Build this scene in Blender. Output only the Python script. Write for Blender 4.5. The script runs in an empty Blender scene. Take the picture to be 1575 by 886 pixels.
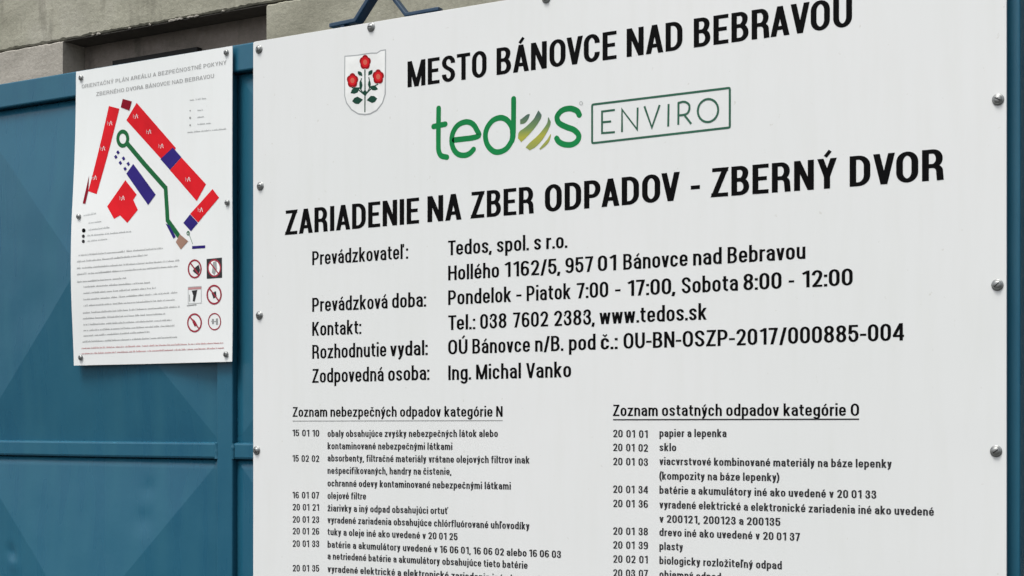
import bpy, bmesh, math, random, unicodedata
from mathutils import Vector, noise
random.seed(7)
SC = bpy.context.scene
COL = SC.collection

# ------------------------------------------------------------------ camera, sky, sun, exposure
W, H = 1575.0, 886.0
F = 2343.0                      # focal length in pixels of the photograph
CX, CY = 787.5, 645.0           # principal point (the photograph is a crop of a level shot)
TH = math.radians(31.0)
DIST, EYE = 2.224, 1.60
CAM = Vector((0, -DIST, EYE))
FW = Vector((-math.sin(TH), math.cos(TH), 0)); RT = Vector((math.cos(TH), math.sin(TH), 0))
cd = bpy.data.cameras.new('camera'); co = bpy.data.objects.new('camera', cd); COL.objects.link(co)
co.location = CAM; co.rotation_euler = (math.radians(90), 0, TH)
cd.sensor_width = 36; cd.lens = F / W * 36; cd.shift_y = (CY - H / 2) / W
cd.clip_start = 0.05; cd.clip_end = 2000
SC.camera = co
SUN_EL, SUN_AZ = 62.0, 192.0    # azimuth clockwise from +Y: light comes from high up in front of the gate
w = bpy.data.worlds.new("World"); SC.world = w; w.use_nodes = True
nt = w.node_tree; nt.nodes.clear()
sky = nt.nodes.new('ShaderNodeTexSky'); sky.sky_type = 'NISHITA'; sky.sun_disc = False
sky.sun_elevation = math.radians(SUN_EL); sky.sun_rotation = math.radians(SUN_AZ)
sky.dust_density = 4.0; sky.air_density = 1.0; sky.ozone_density = 1.0
hs = nt.nodes.new('ShaderNodeHueSaturation'); hs.inputs['Saturation'].default_value = 0.30
bg = nt.nodes.new('ShaderNodeBackground'); bg.inputs['Strength'].default_value = 0.115
wo = nt.nodes.new('ShaderNodeOutputWorld')
nt.links.new(sky.outputs[0], hs.inputs['Color']); nt.links.new(hs.outputs[0], bg.inputs[0]); nt.links.new(bg.outputs[0], wo.inputs[0])
sl = bpy.data.lights.new('sun', 'SUN'); sl.energy = 1.5; sl.angle = math.radians(20); sl.color = (1, .97, .92)
so = bpy.data.objects.new('sun', sl); COL.objects.link(so)
az, el = math.radians(SUN_AZ), math.radians(SUN_EL)
sd = Vector((math.sin(az) * math.cos(el), math.cos(az) * math.cos(el), math.sin(el)))
so.rotation_euler = (-sd).to_track_quat('-Z', 'Y').to_euler()
SC.view_settings.view_transform = 'Standard'; SC.view_settings.look = 'None'
SC.view_settings.gamma = 1; SC.view_settings.exposure = 0.63
SC.render.filter_size = 1.9

# ------------------------------------------------------------------ helpers
def at(px, py, Y=0.0):
    """the point of the vertical plane y = Y seen at photo pixel (px, py)"""
    a = (px - CX) / F; b = (CY - py) / F
    d = FW + RT * a + Vector((0, 0, b))
    return CAM + d * ((Y + DIST) / d.y)

def link(o, parent=None):
    COL.objects.link(o)
    if parent is not None: o.parent = parent
    return o

def empty(name, loc, label, cat, group=None):
    o = bpy.data.objects.new(name, None); o.location = loc
    o['label'] = label; o['category'] = cat
    if group: o['group'] = group
    o.empty_display_size = .05
    return link(o)

def mesh_obj(name, verts, faces, mat, parent=None, smooth=False, bevel=0, mats=None, fm=None):
    me = bpy.data.meshes.new(name); me.from_pydata([tuple(v) for v in verts], [], faces); me.update()
    if mats:
        for m in mats: me.materials.append(m)
        if fm:
            for p, i in zip(me.polygons, fm): p.material_index = i
    else: me.materials.append(mat)
    if smooth:
        for p in me.polygons: p.use_smooth = True
    o = bpy.data.objects.new(name, me); link(o)
    if parent is not None:
        o.parent = parent
        o.matrix_parent_inverse = parent_inv(parent)
    if bevel:
        b = o.modifiers.new('bevel', 'BEVEL'); b.width = bevel; b.segments = 2; b.limit_method = 'ANGLE'
    return o

def parent_inv(p):
    from mathutils import Matrix
    return Matrix.Translation(p.location).inverted()

def box_vf(x0, x1, y0, y1, z0, z1):
    v = [(x0, y0, z0), (x1, y0, z0), (x1, y1, z0), (x0, y1, z0), (x0, y0, z1), (x1, y0, z1), (x1, y1, z1), (x0, y1, z1)]
    f = [(0, 1, 5, 4), (1, 2, 6, 5), (2, 3, 7, 6), (3, 0, 4, 7), (4, 5, 6, 7), (3, 2, 1, 0)]
    return v, f

def box(name, x0, x1, y0, y1, z0, z1, mat, parent=None, bevel=0):
    v, f = box_vf(x0, x1, y0, y1, z0, z1)
    return mesh_obj(name, v, f, mat, parent, bevel=bevel)

# ------------------------------------------------------------------ materials
def principled(name):
    m = bpy.data.materials.new(name); m.use_nodes = True
    return m, m.node_tree, m.node_tree.nodes['Principled BSDF']
def tex_noise(nt, scale, detail=4, rough=.55, vec=None):
    n = nt.nodes.new('ShaderNodeTexNoise'); n.inputs['Scale'].default_value = scale
    n.inputs['Detail'].default_value = detail; n.inputs['Roughness'].default_value = rough
    if vec is not None: nt.links.new(vec, n.inputs['Vector'])
    return n
def ramp(nt, src, stops):
    r = nt.nodes.new('ShaderNodeValToRGB'); e = r.color_ramp.elements
    while len(e) < len(stops): e.new(.5)
    for k, (p, c) in enumerate(stops):
        e[k].position = p; e[k].color = (c[0], c[1], c[2], 1)
    nt.links.new(src, r.inputs[0]); return r
def bump(nt, src, strength, dist, bs, prev=None):
    b = nt.nodes.new('ShaderNodeBump'); b.inputs['Strength'].default_value = strength; b.inputs['Distance'].default_value = dist
    nt.links.new(src, b.inputs['Height'])
    if prev is not None: nt.links.new(prev.outputs[0], b.inputs['Normal'])
    nt.links.new(b.outputs[0], bs.inputs['Normal']); return b
def coords(nt, scale=(1, 1, 1)):
    tc = nt.nodes.new('ShaderNodeNewGeometry'); mp = nt.nodes.new('ShaderNodeMapping')
    mp.inputs['Scale'].default_value = scale
    nt.links.new(tc.outputs['Position'], mp.inputs['Vector']); return mp.outputs[0]
def mix(nt, fac, a, b, mode='MIX'):
    m = nt.nodes.new('ShaderNodeMix'); m.data_type = 'RGBA'; m.blend_type = mode
    if isinstance(fac, (int, float)): m.inputs[0].default_value = fac
    else: nt.links.new(fac, m.inputs[0])
    for k, s in ((6, a), (7, b)):
        if isinstance(s, tuple): m.inputs[k].default_value = (*s, 1)
        else: nt.links.new(s, m.inputs[k])
    return m.outputs[2]

def mat_paint():                                   # blue enamel on sheet steel
    m, nt, bs = principled('blue_enamel')
    v = coords(nt); vs = coords(nt, (6, 6, .9))
    n1 = tex_noise(nt, 2.2, 4, .6, v); n2 = tex_noise(nt, 4, 2, .5, vs); n3 = tex_noise(nt, 60, 3, .6, v)
    c1 = ramp(nt, n1.outputs[0], [(.3, (.0105, .086, .153)), (.7, (.0165, .110, .176))])
    c2 = ramp(nt, n2.outputs[0], [(.3, (0, 0, 0)), (.8, (1, 1, 1))])
    col = mix(nt, c2.outputs[0], c1.outputs[0], (.0195, .114, .174))
    sp = ramp(nt, tex_noise(nt, 38, 5, .7, v).outputs[0], [(.70, (0, 0, 0)), (.76, (1, 1, 1))])
    col = mix(nt, sp.outputs[0], col, (.06, .15, .19))
    nt.links.new(col, bs.inputs['Base Color'])
    rr = ramp(nt, n2.outputs[0], [(.3, (.25, .25, .25)), (.7, (.33, .33, .33))])
    nt.links.new(rr.outputs[0], bs.inputs['Roughness']); bs.inputs['Specular IOR Level'].default_value = .4
    b0 = bump(nt, tex_noise(nt, 4.5, 2, .5, v).outputs[0], .4, .008, bs)
    bump(nt, n3.outputs[0], .25, .0010, bs, b0)
    return m
PAINT = mat_paint()
def mat_navy():
    m, nt, bs = principled('dark_blue_enamel')
    n = tex_noise(nt, 20, 4, .6, coords(nt))
    r_ = ramp(nt, n.outputs[0], [(.3, (.008, .032, .070)), (.7, (.014, .048, .092))])
    nt.links.new(r_.outputs[0], bs.inputs['Base Color']); bs.inputs['Roughness'].default_value = .4
    bump(nt, n.outputs[0], .3, .001, bs); return m
NAVYPAINT = mat_navy()

def mat_board(name, c0, c1, rough=.38, wav=.006):
    m, nt, bs = principled(name)
    v = coords(nt); vs = coords(nt, (5, 5, .6))
    n = tex_noise(nt, 1.6, 3, .5, v); s = tex_noise(nt, 7, 4, .6, vs)
    c = ramp(nt, n.outputs[0], [(.3, c0), (.7, c1)])
    st = ramp(nt, s.outputs[0], [(.45, (1, 1, 1)), (.85, (.965, .965, .955))])
    sp = ramp(nt, tex_noise(nt, 95, 2, .5, v).outputs[0], [(.735, (1, 1, 1)), (.80, (.86, .85, .82))])
    col = mix(nt, 1.0, c.outputs[0], st.outputs[0], 'MULTIPLY')
    col = mix(nt, 1.0, col, sp.outputs[0], 'MULTIPLY')
    nt.links.new(col, bs.inputs['Base Color'])
    rr = ramp(nt, s.outputs[0], [(.3, (rough,) * 3), (.7, (rough + .12,) * 3)])
    nt.links.new(rr.outputs[0], bs.inputs['Roughness'])
    bump(nt, tex_noise(nt, 3.0, 2, .5, v).outputs[0], .3, wav, bs)
    return m
BOARD = mat_board('white_composite_board', (.69, .715, .71), (.72, .735, .735))
POSTER = mat_board('white_plastic_sheet', (.73, .765, .76), (.77, .79, .79), .42, .006)

def ink(name, c, rough=.45):
    m, nt, bs = principled(name)
    n = tex_noise(nt, 14, 4, .6, coords(nt))
    r = ramp(nt, n.outputs[0], [(.3, tuple(x * .86 for x in c)), (.7, tuple(min(1, x * 1.12) for x in c))])
    nt.links.new(r.outputs[0], bs.inputs['Base Color']); bs.inputs['Roughness'].default_value = rough; bs.inputs['Specular IOR Level'].default_value = .06
    return m
BLACK = ink('black_ink', (.0022, .0022, .0026), .6); SOFT = ink('small_print_ink', (.034, .034, .037), .6)
GREEN = ink('green_ink', (.010, .200, .058)); THIN = ink('grey_green_ink', (.040, .120, .080))
RED = ink('red_ink', (.62, .014, .022)); DRED = ink('dark_red_ink', (.22, .006, .018))
NAVY = ink('navy_ink', (.030, .020, .17)); PGREEN = ink('map_green_ink', (.016, .125, .045))
GREY = ink('grey_ink', (.30, .31, .31)); HGREY = ink('heading_grey_ink', (.38, .39, .39)); LGREY = ink('pale_grey_ink', (.44, .46, .46))
PINK = ink('pale_red_ink', (.52, .27, .28)); SIGNRED = ink('pictogram_red_ink', (.30, .035, .055))
PWHITE = ink('white_ink', (.78, .80, .79)); ROSE = ink('rose_red_ink', (.29, .008, .012)); ROSEC = ink('rose_heart_ink', (.62, .13, .09))
LEAF = ink('leaf_green_ink', (.014, .060, .040)); SILVER = ink('silver_line_ink', (.36, .38, .39)); TAN = ink('tan_ink', (.33, .20, .15))
def mat_globe():
    m, nt, bs = principled('olive_to_green_ink')
    g = nt.nodes.new('ShaderNodeNewGeometry'); s = nt.nodes.new('ShaderNodeSeparateXYZ')
    nt.links.new(g.outputs['Position'], s.inputs[0])
    a = at(815, 228, -.026); b = at(842, 175, -.026)
    mr = nt.nodes.new('ShaderNodeMapRange'); mr.inputs[1].default_value = a.z; mr.inputs[2].default_value = b.z
    nt.links.new(s.outputs[2], mr.inputs[0])
    r = ramp(nt, mr.outputs[0], [(0, (.26, .30, .06)), (.35, (.36, .36, .03)), (.62, (.13, .23, .07)), (1, (.05, .11, .08))])
    nt.links.new(r.outputs[0], bs.inputs['Base Color']); bs.inputs['Roughness'].default_value = .45
    return m
GLOBE = mat_globe()

def mat_concrete(name, stops, stain=(.075, .07, .055), bs_=1.0, seed=0.0):
    m, nt, bs = principled(name)
    v = coords(nt); vs = coords(nt, (.7, 1, 1.5)); vv = coords(nt, (2.4, 1, .35))
    big = tex_noise(nt, .9, 5, .6, v); mid = tex_noise(nt, 4.0, 6, .68, vs); fine = tex_noise(nt, 30, 6, .7, v)
    ver = tex_noise(nt, 2.0, 5, .65, vv)
    c = ramp(nt, big.outputs[0], stops)
    f1 = ramp(nt, mid.outputs[0], [(.30, (.78, .78, .76)), (.62, (1.05, 1.045, 1.04))])
    col = mix(nt, 1.0, c.outputs[0], f1.outputs[0], 'MULTIPLY')
    f2 = ramp(nt, fine.outputs[0], [(.3, (.84, .84, .84)), (.7, (1.10, 1.10, 1.10))])
    col = mix(nt, 1.0, col, f2.outputs[0], 'MULTIPLY')
    st = ramp(nt, ver.outputs[0], [(.56, (0, 0, 0)), (.78, (.75, .75, .75))])
    col = mix(nt, st.outputs[0], col, stain)
    nt.links.new(col, bs.inputs['Base Color']); bs.inputs['Roughness'].default_value = .93
    b0 = bump(nt, mid.outputs[0], .5, .012 * bs_, bs)
    bump(nt, fine.outputs[0], .7, .010 * bs_, bs, b0)
    return m
CONC = mat_concrete('weathered_concrete', [(.32, (.275, .272, .215)), (.5, (.335, .332, .268)), (.68, (.385, .378, .325))])
CONCL = mat_concrete('pale_plastered_concrete', [(.32, (.33, .315, .28)), (.68, (.40, .38, .34))], (.20, .19, .16))
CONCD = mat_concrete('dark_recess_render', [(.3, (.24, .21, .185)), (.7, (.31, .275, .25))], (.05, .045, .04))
def simple(name, c, rough, metal=0, nscale=25, bmp=.0005):
    m, nt, bs = principled(name)
    n = tex_noise(nt, nscale, 5, .6, coords(nt))
    r = ramp(nt, n.outputs[0], [(.3, tuple(x * .72 for x in c)), (.7, tuple(min(1, x * 1.2) for x in c))])
    nt.links.new(r.outputs[0], bs.inputs['Base Color'])
    bs.inputs['Roughness'].default_value = rough; bs.inputs['Metallic'].default_value = metal
    bump(nt, n.outputs[0], .4, bmp, bs)
    return m
STEEL = simple('dull_zinc_steel', (.31, .32, .315), .40, .9, 300, .0004)
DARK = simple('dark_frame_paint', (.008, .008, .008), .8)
GLASS = simple('dusty_dark_glass', (.02, .022, .024), .2)
GROUND = simple('yard_asphalt', (.055, .055, .052), .95, 0, 8, .01)

# ------------------------------------------------------------------ ground and building behind
bm = bmesh.new(); bmesh.ops.create_grid(bm, x_segments=2, y_segments=2, size=600)
me = bpy.data.meshes.new('ground'); bm.to_mesh(me); bm.free(); me.materials.append(GROUND)
g = link(bpy.data.objects.new('ground', me)); g['kind'] = 'structure'

YW = 7.0
bld = empty('concrete_building', (at(300, 60, YW).x, YW, 0), 'weathered grey concrete building with a dark recessed window, behind the blue gate', 'building')
zj = at(97, 66, YW).z; zo = at(97, 61, YW).z; xl = at(96.5, 60, YW).x; xr = at(410, 40, YW).x
XA, XB, ZT = xl - 9, xr + 12, zj + 3.2
def ragged(name, x0, x1, z0, z1, which, mat, amp=.012, step=.025, depth=.25, seed=0.0):
    """a slab whose lower or upper edge is chipped and uneven"""
    n = max(2, int((x1 - x0) / step)); vs = []; fs = []
    for i in range(n + 1):
        x = x0 + (x1 - x0) * i / n
        e = noise.noise(Vector((x * 9, seed, 0))) * amp + noise.noise(Vector((x * 31, seed, 4))) * amp * .55
        e += amp * 1.6 * max(0, noise.noise(Vector((x * 4.1, seed, 8))) - .2)
        zb, zt = (z0 + e, z1) if which == 'low' else (z0, z1 - e)
        ch = .010 + abs(noise.noise(Vector((x * 12, 3, seed)))) * .02      # broken arris
        if which == 'low': ring = [(x, YW, zt), (x, YW, zb + ch), (x, YW + ch, zb), (x, YW + depth, zb), (x, YW + depth, zt)]
        else: ring = [(x, YW, zb), (x, YW, zt - ch), (x, YW + ch, zt), (x, YW + depth, zt), (x, YW + depth, zb)]
        vs += ring
    for i in range(n):
        for k in range(5):
            a, b = i * 5 + k, i * 5 + (k + 1) % 5
            fs.append((a, b, b + 5, a + 5) if which != 'low' else (a, a + 5, b + 5, b))
    fs.append(tuple(range(5))); fs.append(tuple(reversed(range(n * 5, n * 5 + 5))))
    o = mesh_obj(name, vs, fs, mat, bld)
    bm = bmesh.new(); bm.from_mesh(o.data); bmesh.ops.recalc_face_normals(bm, faces=bm.faces); bm.to_mesh(o.data); bm.free()
    return o
w1 = ragged('lintel', XA, XB, zo, ZT, 'low', CONC, .007, .02, .25)
w1['label'] = 'darker stained upper wall band with a chipped lower edge'
w2 = ragged('wall', XA, xl, .0, zo - .008, 'high', CONCL, .006, .03, .247, 5.0)
w3 = ragged('wall', xr, XB, .0, zo - .012, 'high', CONC, .006, .03, .247, 9.0)
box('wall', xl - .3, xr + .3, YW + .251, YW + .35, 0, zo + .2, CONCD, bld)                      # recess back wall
zs = at(276, 76.5, YW + .19).z
x0 = at(173, 90, YW + .19).x
xe = at(303, 74, YW + .19).x
fr = box('window_frame', x0, xe, YW + .19, YW + .248, zs - 1.2, zs, DARK, bld)
box('window_pane', x0 + .06, xe - .06, YW + .183, YW + .189, zs - 1.14, zs - .10, GLASS, bld)
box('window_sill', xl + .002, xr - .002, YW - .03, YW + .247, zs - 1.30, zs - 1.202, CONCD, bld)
SOFF = simple('shade_toned_soffit', (.055, .052, .045), .95, 0, 9, .01)  # dark base colour stands in for the shade under the lintel
box('soffit_shade', xl + .001, xr - .001, YW + .014, YW + .2505, zo - .014, zo - .0075, SOFF, bld)  # thin added slab, paints the recess's upper side as shaded
for k in range(11):                                # pale spalls along the lintel's lower arris
    c = xl + (xr - xl) * random.uniform(.05, .97); wv = random.uniform(.015, .05); n_ = 7; vs = []
    for a in range(n_):
        q = 2 * math.pi * a / n_; rr_ = random.uniform(.7, 1.1)
        vs.append((c + wv * rr_ * math.cos(q), YW + .004 - .008 * math.sin(q) ** 2, zo - .004 + .010 * rr_ * math.sin(q)))
    vs.append((c, YW - .009, zo - .004)); vs.append((c, YW + .02, zo - .004))
    mesh_obj('concrete_spall', vs, [(a, (a + 1) % n_, n_) for a in range(n_)] + [((a + 1) % n_, a, n_ + 1) for a in range(n_)], CONCL, bld)
# darker base render that shows the crack as a shadowed joint
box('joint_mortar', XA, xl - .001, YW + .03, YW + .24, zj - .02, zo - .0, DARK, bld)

# ------------------------------------------------------------------ the blue gate
X = lambda px, Y=0: at(px, CY, Y).x
gx_bar0, gx_bar1 = X(333), X(357.5)
barw = gx_bar1 - gx_bar0
pw = X(333) - X(-45)                                # clear width of one pressed panel
pitch = pw + barw
gate = empty('metal_gate', (X(800), .03, 0), 'blue painted steel gate of pressed pyramid panels carrying the two white signs', 'gate')
ztop0 = at(0, 129.8, 0).z; ztop1 = at(0, 167, 0).z
zr0, zr1 = at(200, 679.5, 0).z, at(200, 704, 0).z
ph = ztop1 - zr0
xlast = X(1570)
xleft = gx_bar0 - 2 * pitch - 0.0
rails = [(ztop1, ztop0), (zr1, zr0)]
z = zr1
zb2 = zr1 - ph; rails.append((zb2 - .032, zb2))
zb3 = zb2 - .032 - min(ph, zb2 - .032 - .12); rails.append((zb3 - .045, zb3))
def wobbly_bar(name, x0, x1, y0, y1, z0, z1, horiz=True, bev=.003):
    """a rolled bar, very slightly uneven along its length"""
    L = (x1 - x0) if horiz else (z1 - z0); n = max(3, int(L / .12)); vs = []; fs = []
    for i in range(n + 1):
        t = i / n; q = noise.noise(Vector((x0 * 3 + t * L * 2.5, z0 * 3, 1.7))) * .0012; r = noise.noise(Vector((x0 + t * L * 2, z0, 7.7))) * .0012
        if horiz: x = x0 + L * t; ring = [(x, y0 + q, z0 + r), (x, y0 + q, z1 + r), (x, y1, z1 + r), (x, y1, z0 + r)]
        else: zz = z0 + L * t; ring = [(x0 + r, y0 + q, zz), (x0 + r, y1, zz), (x1 + r, y1, zz), (x1 + r, y0 + q, zz)]
        vs += ring
    for i in range(n):
        for k in range(4):
            a, b = i * 4 + k, i * 4 + (k + 1) % 4; fs.append((a, a + 4, b + 4, b))
    fs.append((0, 1, 2, 3)); fs.append(tuple(n * 4 + k for k in (3, 2, 1, 0)))
    o = mesh_obj(name, vs, fs, PAINT, gate, bevel=bev)
    bm = bmesh.new(); bm.from_mesh(o.data); bmesh.ops.recalc_face_normals(bm, faces=bm.faces); bm.to_mesh(o.data); bm.free()
    return o
# columns
bars = []
x = gx_bar0
while x > xleft - .01: bars.append(x); x -= pitch
x = gx_bar0 + pitch
while x + barw < xlast - .12: bars.append(x); x += pitch
bars.sort()
zbot = rails[-1][0]
for bx_ in bars: wobbly_bar('frame_bar', bx_, bx_ + barw, 0, .045, zbot, ztop1 - .0005, False)
wobbly_bar('frame_post', xlast - .042, xlast, -.004, .05, zbot, ztop0 - .001, False)
cols = [(bars[i] + barw, bars[i + 1]) for i in range(len(bars) - 1)] + [(bars[-1] + barw, xlast - .042)]
wobbly_bar('top_rail', bars[0], xlast - .0425, -.004, .05, ztop1, ztop0, True)
for (a, b) in rails[1:]:
    for (c0, c1) in cols: wobbly_bar('rail', c0 + .0003, c1 - .0003, .001, .044, a, b, True, .0045)
# weld seams where the rail meets the bar
def weld(xc, z0, z1):
    vs = []; fs = []; n = 9
    for i in range(n + 1):
        zz = z0 + (z1 - z0) * i / n; r = .0022 + random.random() * .0014
        for k in range(5):
            a = math.pi * k / 4; vs.append((xc + math.cos(a) * r * 1.4, .0005 - math.sin(a) * r, zz))
    for i in range(n):
        for k in range(4):
            a = i * 5 + k; fs.append((a, a + 1, a + 6, a + 5))
    mesh_obj('weld_bead', vs, fs, PAINT, gate, smooth=True)
for b_ in bars[1:3]:
    weld(b_ - .0005, zr1 + .001, zr0 - .001); weld(b_ + barw + .0005, zr1 + .001, zr0 - .001)
SHEET, APEX = .012, -.0228
def pyramid(x0, x1, z0, z1, apex=APEX, seed=0):
    """pressed sheet: four facets rising to a softened point, with dents"""
    n = 64 if x0 < 0 else 24; vs = []; fs = []
    for j in range(n + 1):
        for i in range(n + 1):
            u, v = i / n, j / n
            if i == 1: u = .0045 / (x1 - x0)
            if j == n - 1: v = 1 - .0050 / (z1 - z0)
            h = min(u, 1 - u, v, 1 - v) * 2
            h = h if h < .93 else .93 + (h - .93) * .5
            y = SHEET + (apex - SHEET) * h
            y += noise.noise(Vector((x0 + u * (x1 - x0), z0 + v * (z1 - z0), seed)) * 5) * .0018 * min(1, h * 5)
            y += noise.noise(Vector((x0 + u * (x1 - x0), z0 + v * (z1 - z0), seed + 3)) * 14) * .0005
            if i == 0 or j == n: y = .034
            X_, Z_ = x0 - .002 + (x1 - x0 + .004) * u, z0 - .002 + (z1 - z0 + .004) * v
            for (dx, dz, r, d) in dents:
                q = ((X_ - dx) ** 2 + (Z_ - dz) ** 2) / r ** 2
                if q < 4: y += d * math.exp(-q)
            vs.append((X_, y, Z_))
    for j in range(n):
        for i in range(n):
            a = j * (n + 1) + i
            u, v = (i + .5) / n, (j + .5) / n
            if (u - .5) * (v - .5) > 0: fs += [(a, a + 1, a + n + 2), (a, a + n + 2, a + n + 1)]
            else: fs += [(a, a + 1, a + n + 1), (a + 1, a + n + 2, a + n + 1)]
    o = mesh_obj('pyramid_panel', vs, fs, PAINT, gate, smooth=True)
    N1 = n + 1
    for e in o.data.edges:                         # the pressed creases stay crisp
        (a, b) = e.vertices; i0, j0, i1, j1 = a % N1, a // N1, b % N1, b // N1
        if (i0 == j0 and i1 == j1) or (i0 + j0 == n and i1 + j1 == n): e.use_edge_sharp = True
    return o
dents = []
p = at(14, 850, -.005); dents.append((p.x, p.z, .012, .006))
p = at(20, 868, -.005); dents.append((p.x, p.z, .014, -.003))
p = at(222, 752, -.005); dents.append((p.x, p.z, .018, .002)); p = at(218, 800, -.005); dents.append((p.x, p.z, .022, .0025))
p = at(60, 470, -.005); dents.append((p.x, p.z, .05, .002))
for k, (c0, c1) in enumerate(cols):
    for r in range(3): pyramid(c0, c1, rails[r + 1][1], rails[r][0], seed=k * 3 + r)
# bent bar ornament standing on the top rail
def flat_bar(name, pts, wd, y0, y1, mat, parent):
    P = [Vector((a.x, a.z)) for a in pts]; vs = []; fs = []
    for i, q in enumerate(P):
        d0 = (P[i] - P[i - 1]).normalized() if i else (P[1] - P[0]).normalized()
        d1 = (P[i + 1] - P[i]).normalized() if i < len(P) - 1 else d0
        t = (d0 + d1).normalized(); nn = Vector((-t.y, t.x)); s = min(1.6, 1 / max(.3, t.dot(d0)))
        for sg, yy in ((-1, y0), (1, y0), (1, y1), (-1, y1)):
            c = q + nn * sg * wd * s / 2; vs.append((c.x, yy, c.y))
    for i in range(len(P) - 1):
        for k in range(4):
            a, b = i * 4 + k, i * 4 + (k + 1) % 4; fs.append((a, a + 4, b + 4, b))
    fs.append((0, 1, 2, 3)); n = len(P) * 4; fs.append((n - 1, n - 2, n - 3, n - 4))
    o = mesh_obj(name, vs, fs, mat, parent, bevel=.0015)
    bm = bmesh.new(); bm.from_mesh(o.data); bmesh.ops.recalc_face_normals(bm, faces=bm.faces); bm.to_mesh(o.data); bm.free()
    return o
zt = ztop0 + .006
def on_rail(px, Y=.022): v = at(px, 40, Y); return Vector((v.x, Y, zt))
la, lb = on_rail(512), on_rail(551); ra, rb = on_rail(617), on_rail(668)
pk = at(584, -20, .022)
def lift(v, dz): return Vector((v.x, v.y, v.z + dz))
zsgn = at(551, 33, .022).z - 0
d = zsgn - zt
flat_bar('ornament_bar', [lift(la, d - .002), lift(lb, d), pk, at(604, -70, .022)], .0078, .010, .034, NAVYPAINT, gate)
d2 = at(617, 22, .03).z - zt
flat_bar('ornament_bar', [at(566, -70, .03), lift(pk, .004), lift(ra, d2), lift(rb, d2 + .001)], .007, .0345, .05, NAVYPAINT, gate)
box('ornament_bar', (la.x + lb.x) / 2 - .004, (la.x + lb.x) / 2 + .004, .012, .03, ztop0 - .002, zt + d - .004, NAVYPAINT, gate)
box('ornament_bar', (ra.x + rb.x) / 2 - .004, (ra.x + rb.x) / 2 + .004, .036, .048, ztop0 - .002, zt + d2 - .004, NAVYPAINT, gate)
# gate post beyond the closing gap
gp = empty('gate_post', (xlast + .10, .1, 0), 'dark blue square steel gate post at the right edge of the photo', 'post')
v, f = box_vf(xlast + .012, xlast + .132, .03, .15, 0, ztop0 + .12); mesh_obj('post_body', v, f, PAINT, gp, bevel=.004)
v, f = box_vf(xlast + .006, xlast + .138, .024, .156, ztop0 + .1205, ztop0 + .128); mesh_obj('post_cap', v, f, PAINT, gp, bevel=.002)

# ------------------------------------------------------------------ lettering engine: each letter is a set of pen strokes
def parse(spec, env, seg):
    """'x,y' line, 'hx,y' / 'vx,y' quarter ellipse leaving horizontally / vertically, 'sx,y' S curve, 'qx,y,cx,cy' quadratic; '/' slanted stroke with level ends"""
    out = []
    for s in spec.split(';'):
        s = s.strip(); diag = s.startswith('/'); s = s.lstrip('/'); pts = []
        for tk in s.split():
            k = ''
            if tk[0] in 'hvsq' : k, tk = tk[0], tk[1:]
            n = [eval(e, {}, env) for e in tk.split(',')]
            if not k: pts.append((n[0], n[1])); continue
            x0, y0 = pts[-1]; x1, y1 = n[0], n[1]
            for i in range(1, seg + 1):
                t = i / seg; a = t * math.pi / 2
                if k == 'h': pts.append((x0 + (x1 - x0) * math.sin(a), y1 + (y0 - y1) * math.cos(a)))
                elif k == 'v': pts.append((x1 + (x0 - x1) * math.cos(a), y0 + (y1 - y0) * math.sin(a)))
                elif k == 's':
                    c = abs(y1 - y0) * .55 * (1 if y1 > y0 else -1); u = 1 - t
                    pts.append((x0 * (u ** 3 + 3 * u * u * t) + x1 * (3 * u * t * t + t ** 3), y0 * u ** 3 + 3 * u * u * t * (y0 + c) + 3 * u * t * t * (y1 - c) + y1 * t ** 3))
                else:
                    u = 1 - t; pts.append((u * u * x0 + 2 * u * t * n[2] + t * t * x1, u * u * y0 + 2 * u * t * n[3] + t * t * y1))
        out.append((pts, diag))
    return out

G = {}   # width, strokes, kind (c capital / x small)
def g(ch, wd, spec): G[ch] = (wd, spec)
RND = 'R,1-e-a R,B+a vC,B hL,B+a L,T-a vC,T hR,T-a R,1-e-a'
g('O', .62, 'R,.5 R,B+a vC,B hL,B+a L,T-a vC,T hR,T-a R,.5'); g('0', .55, G['O'][1])
g('C', .60, 'R,.66 R,T-a vC,T hL,T-a L,B+a vC,B hR,B+a R,.34')
g('G', .62, 'R,.68 R,T-a vC,T hL,T-a L,B+a vC,B hR,B+a R,.48-t/2; C,.48 R,.48')
g('S', .575, 'R,.70 R,m2 vC,T hL,.74 sR,.27 vC,B hL,B+a*.9 L,.30')
g('B', .585, 'L,0 L,1; L,T C,T hR-.02,.765 vC,.53 L,.53; C,.53 hR,.28 vC,B L,B')
g('D', .60, 'L,0 L,1; L,T L+.4*(R-L),T hR,T-a*1.1 R,B+a*1.1 vL+.4*(R-L),B L,B')
g('E', .52, 'L,0 L,1; L,T w,T; L,.515 w-.04,.515; L,B w,B'); g('F', .50, 'L,0 L,1; L,T w,T; L,.50 w-.04,.50')
g('H', .62, 'L,0 L,1; R,0 R,1; L,.52 R,.52'); g('I', .0, 'L,0 L,1'); g('J', .52, 'R,1 R,B+a vC,B hL,B+a L,.30')
g('K', .60, 'L,0 L,1; /L,.34 R,1; /L+.35*(R-L),.60 R,0'); g('L', .48, 'L,0 L,1; L,B w,B')
g('M', .80, 'L,0 L,1; R,0 R,1; /L,1 C,.02; /R,1 C,.02'); g('N', .62, 'L,0 L,1; R,0 R,1; /L,1 R,0')
g('P', .585, 'L,0 L,1; L,T C,T hR,(T+.43)/2 vC,.43 L,.43')
g('R', .60, 'L,0 L,1; L,T C,T hR-.02,(T+.47)/2 vC,.47 L,.47; C,.47 hR-.015,.30 R,0')
g('T', .57, 'C,0 C,1; 0,T w,T'); g('U', .60, 'L,1 L,B+a vC,B hR,B+a R,1')
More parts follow.
